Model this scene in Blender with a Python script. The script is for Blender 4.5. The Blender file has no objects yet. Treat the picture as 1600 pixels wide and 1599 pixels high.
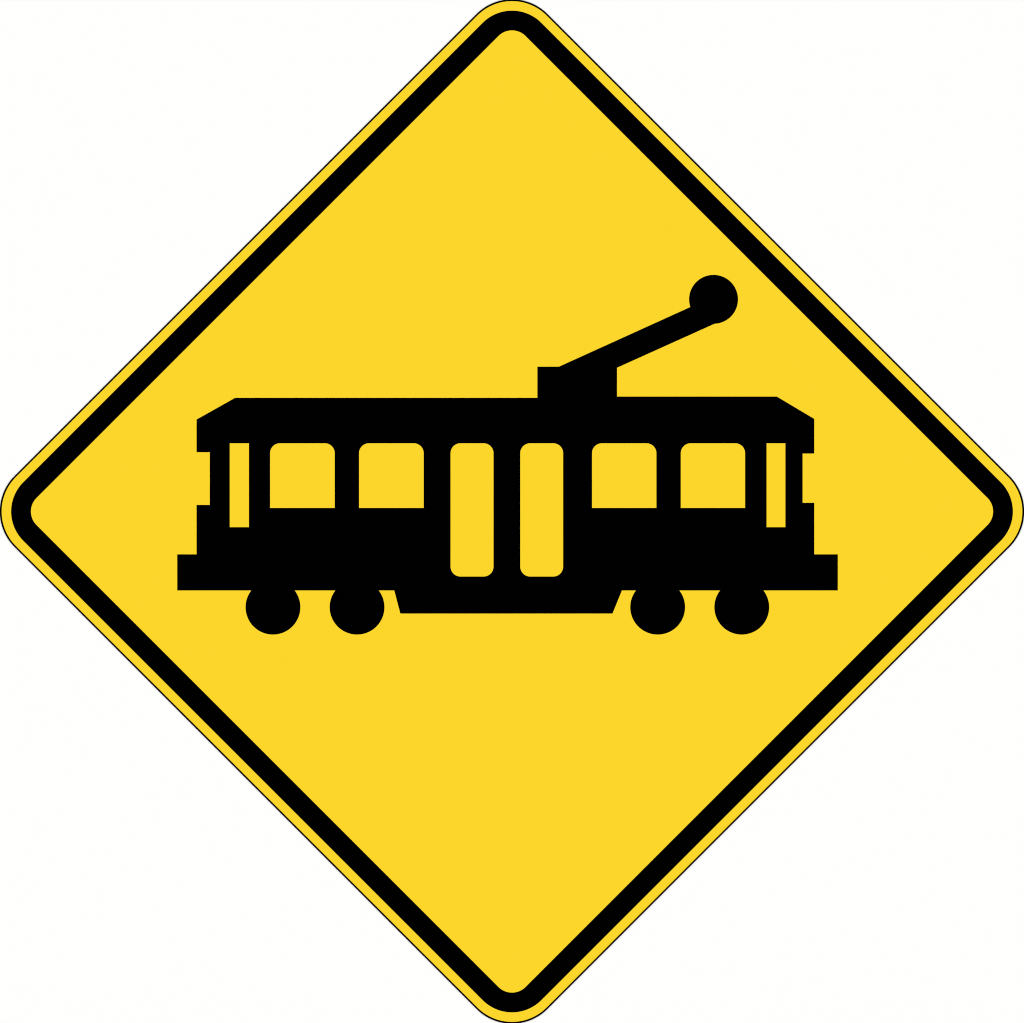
# A yellow diamond tram-warning sign fixed flat on a white studio backdrop,
# lit shadowlessly by a ring of copy-stand lamps and shot square-on with a long lens.
import bpy, bmesh, math
from mathutils import Vector
from mathutils.geometry import tessellate_polygon

S = 0.00075            # metres per photograph pixel: the sign is 1.2 m across its corners
CX, CY = 800.0, 799.5  # sign centre in the drawing
PANEL_T = 0.0010       # aluminium sheet thickness
COL = bpy.context.scene.collection
scene = bpy.context.scene

# ------------------------------------------------------------------ materials
def material(name, rgb, rough=0.5, spec=0.15, grain=0.03, bump=0.0):
    m = bpy.data.materials.new(name)
    m.use_nodes = True
    nt = m.node_tree
    b = nt.nodes['Principled BSDF']
    b.inputs['Base Color'].default_value = (*rgb, 1)
    b.inputs['Specular IOR Level'].default_value = spec
    tc = nt.nodes.new('ShaderNodeTexCoord')
    nz = nt.nodes.new('ShaderNodeTexNoise')
    nz.inputs['Scale'].default_value = 220
    nz.inputs['Detail'].default_value = 3
    mr = nt.nodes.new('ShaderNodeMapRange')
    mr.inputs['To Min'].default_value = rough - grain
    mr.inputs['To Max'].default_value = rough + grain
    nt.links.new(tc.outputs['Object'], nz.inputs['Vector'])
    nt.links.new(nz.outputs['Fac'], mr.inputs['Value'])
    nt.links.new(mr.outputs['Result'], b.inputs['Roughness'])
    if bump:
        bp = nt.nodes.new('ShaderNodeBump')
        bp.inputs['Strength'].default_value = bump
        bp.inputs['Distance'].default_value = 0.0002
        nt.links.new(nz.outputs['Fac'], bp.inputs['Height'])
        nt.links.new(bp.outputs['Normal'], b.inputs['Normal'])
    return m

YELLOW = material('yellow_reflective_sheeting', (0.749, 0.5155, 0.0172), 0.34, 0.09)
BLACK = material('black_vinyl', (0.0, 0.0, 0.0), 0.25, 0.03)
EDGE = material('black_edge_paint', (0.0, 0.0, 0.0), 0.3, 0.02)
WHITE = material('white_backdrop_paint', (0.763, 0.762, 0.753), 0.8, 0.05, 0.0)

# ------------------------------------------------------------------ outlines (drawing units, y down)
def arc(cx, cy, r, a0, a1, n):
    return [(cx + r*math.cos(a0 + (a1-a0)*i/n), cy + r*math.sin(a0 + (a1-a0)*i/n)) for i in range(n+1)]

def diamond(D, r):
    """Rounded square standing on its corner; D = centre to unrounded corner, r = corner radius."""
    k = D - r*math.sqrt(2)
    pts = []
    for q in range(4):
        a = q*math.pi/2
        pts += arc(CX + k*math.cos(a), CY + k*math.sin(a), r, a - math.pi/4, a + math.pi/4, 40)
    return pts

def rounded(x0, y0, x1, y1, r, corners=(1, 1, 1, 1)):
    """Rectangle with chosen rounded corners: top left, top right, bottom right, bottom left."""
    cs = [(x0, y0, 1, 1, math.pi), (x1, y0, -1, 1, 1.5*math.pi), (x1, y1, -1, -1, 0), (x0, y1, 1, -1, 0.5*math.pi)]
    pts = []
    for on, (x, y, sx, sy, a) in zip(corners, cs):
        pts += arc(x + sx*r, y + sy*r, r, a, a + math.pi/2, 14) if on and r else [(x, y)]
    return pts

# ------------------------------------------------------------------ sheet: outline + holes -> solid with thickness
def sheet(name, mat, loops, back, front, parent):
    """Cut sheet standing in the XZ plane, front towards -Y; back/front are heights above the backdrop."""
    loops3 = [[Vector(((x-CX)*S, 0, (CY-y)*S)) for x, y in lp] for lp in loops]
    flat = [[Vector((v.x, v.z, 0)) for v in lp] for lp in loops3]
    tris = tessellate_polygon(flat)
    pts = [v for lp in loops3 for v in lp]
    bm = bmesh.new()
    vf = [bm.verts.new((v.x, -front, v.z)) for v in pts]
    vb = [bm.verts.new((v.x, -back, v.z)) for v in pts]
    for a, b, c in tris:
        n = (pts[b]-pts[a]).cross(pts[c]-pts[a])
        if n.length < 1e-14:
            continue
        if n.y > 0:
            b, c = c, b
        bm.faces.new((vf[a], vf[b], vf[c]))
        bm.faces.new((vb[a], vb[c], vb[b]))
    o = 0
    for lp in loops3:
        n = len(lp)
        for i in range(n):
            j = (i+1) % n
            bm.faces.new((vf[o+i], vf[o+j], vb[o+j], vb[o+i]))
        o += n
    bmesh.ops.recalc_face_normals(bm, faces=bm.faces)
    me = bpy.data.meshes.new(name)
    bm.to_mesh(me); bm.free()
    me.materials.append(mat)
    ob = bpy.data.objects.new(name, me)
    COL.objects.link(ob)
    ob.parent = parent
    return ob

# ------------------------------------------------------------------ the sign
sign = bpy.data.objects.new('road_sign', None)
COL.objects.link(sign)
sign.location = (0, 0, 1.5)
sign.empty_display_size = 0.2
sign['label'] = 'yellow diamond warning sign with thick black border and black tram silhouette on plain white backdrop'
sign['category'] = 'road sign'

T = PANEL_T
OUTER = diamond(832.7, 78.2)
RIM_IN = diamond(829.1, 76.4)
BORDER_OUT = diamond(809.4, 64.7)
BORDER_IN = diamond(764.1, 29.9)

sheet('panel', YELLOW, [RIM_IN], 0.0, T, sign)
sheet('edge_trim', EDGE, [OUTER, RIM_IN], 0.0, T + 0.00005, sign)
sheet('border', BLACK, [BORDER_OUT, BORDER_IN], T - 0.0003, T + 0.00015, sign)

# tram silhouette, clockwise from the left roof bevel
BODY = [(307.2, 655.8), (367.3, 622.0), (839.7, 622.0),
        (839.7, 573.3), (964.0, 573.3), (964.0, 620.0), (1213.8, 620.0), (1272.2, 654.8),
        (1272.2, 708.9), (1254.0, 708.9), (1254.0, 786.0), (1272.2, 786.0),
        (1272.2, 866.5), (1309.0, 866.5), (1309.0, 922.8), (971.7, 922.8),
        (957.0, 958.9), (626.0, 958.9), (625.2, 957.6), (616.1, 922.8),
        (277.0, 922.8), (277.0, 866.5), (307.2, 866.5), (307.2, 789.3), (327.9, 789.3),
        (327.9, 706.8), (307.2, 706.8)]
WINDOWS = [rounded(422, 692.9, 523, 794.0, 15.5, (1, 1, 0, 0)),
           rounded(561, 692.9, 662, 794.0, 15.5, (1, 1, 0, 0)),
           rounded(925, 692.9, 1025.6, 794.0, 15.5, (1, 1, 0, 0)),
           rounded(1063.7, 692.9, 1164.2, 794.0, 15.5, (1, 1, 0, 0))]
DOORS = [rounded(704.0, 692.9, 771.1, 901.1, 15.5), rounded(812.9, 692.9, 879.9, 901.1, 15.5)]
CAB = [rounded(359.0, 692.9, 389.0, 824.0, 0), rounded(1197.8, 692.9, 1227.1, 824.0, 0)]

tram = sheet('tram_symbol', BLACK, [BODY] + WINDOWS + DOORS + CAB, T - 0.0003, T + 0.00030, sign)

# openings: yellow sheeting let into the cut-outs, just below the face of the black vinyl
for lp in WINDOWS:
    sheet('window', YELLOW, [lp], T - 0.0002, T + 0.00026, tram)
for lp in DOORS:
    sheet('door', YELLOW, [lp], T - 0.0002, T + 0.00026, tram)
for lp in CAB:
    sheet('cab_window', YELLOW, [lp], T - 0.0002, T + 0.00026, tram)

# wheels: discs whose tops run up behind the body's lower edge
for cx in (426.5, 557.9, 1027.6, 1159.0):
    sheet('wheel', BLACK, [arc(cx, 949.0, 42.8, 0, 2*math.pi*95/96, 95)], T - 0.00025, T + 0.00022, tram)

# trolley pole: slanting arm rising from the roof box, with its round collector head
pole = sheet('trolley_pole', BLACK,
             [[(873.0, 573.35), (1085.0, 477.1), (1117.1, 505.9), (964.0, 574.9), (950, 590), (885, 590)]],
             T - 0.00025, T + 0.00022, tram)
sheet('trolley_head', BLACK, [arc(1114.9, 468.0, 38.2, 0, 2*math.pi*95/96, 95)], T - 0.0002, T + 0.00024, tram)

# ------------------------------------------------------------------ backdrop
bm = bmesh.new()
bmesh.ops.create_cube(bm, size=1)
bmesh.ops.scale(bm, vec=(9, 0.03, 9), verts=bm.verts)
me = bpy.data.meshes.new('backdrop'); bm.to_mesh(me); bm.free()
me.materials.append(WHITE)
bd = bpy.data.objects.new('backdrop', me)
COL.objects.link(bd)
bd.location = (0, 0.015 + 0.0001, 1.5)
bd['kind'] = 'structure'
bd['label'] = 'plain white backdrop behind the sign'

# ------------------------------------------------------------------ lamps: a ring at 45 degrees round the lens axis
N, DIST = 8, 6.0
for i in range(N):
    a = 2*math.pi*(i + 0.5)/N
    L = bpy.data.lights.new('studio_lamp', 'AREA')
    L.shape = 'DISK'
    L.size = 1.2
    L.energy = 165.0
    L.color = (1, 1, 1)
    o = bpy.data.objects.new('studio_lamp', L)
    COL.objects.link(o)
    o.location = (DIST*math.cos(a), -DIST, 1.5 + DIST*math.sin(a))
    o.rotation_euler = (Vector((0, 0, 1.5)) - o.location).to_track_quat('-Z', 'Y').to_euler()

w = bpy.data.worlds.new('World')
scene.world = w
w.use_nodes = True
w.node_tree.nodes['Background'].inputs['Color'].default_value = (1, 1, 1, 1)
w.node_tree.nodes['Background'].inputs['Strength'].default_value = 0.0

# ------------------------------------------------------------------ camera
cam = bpy.data.cameras.new('camera')
co = bpy.data.objects.new('camera', cam)
COL.objects.link(co)
co.location = (0, -6.0 - T, 1.5)
co.rotation_euler = (math.pi/2, 0, 0)
cam.sensor_width = 36
cam.sensor_fit = 'HORIZONTAL'
cam.lens = 36*6.0/(1600*S)
cam.clip_start = 0.1
cam.clip_end = 100
scene.camera = co

scene.render.engine = 'CYCLES'
scene.cycles.use_denoising = True
scene.cycles.pixel_filter_type = 'BLACKMAN_HARRIS'
scene.cycles.filter_width = 1.0
scene.cycles.max_bounces = 4
vs = scene.view_settings
vs.view_transform = 'Standard'
vs.look = 'None'
vs.exposure = 0
vs.gamma = 1
vs.use_curve_mapping = False
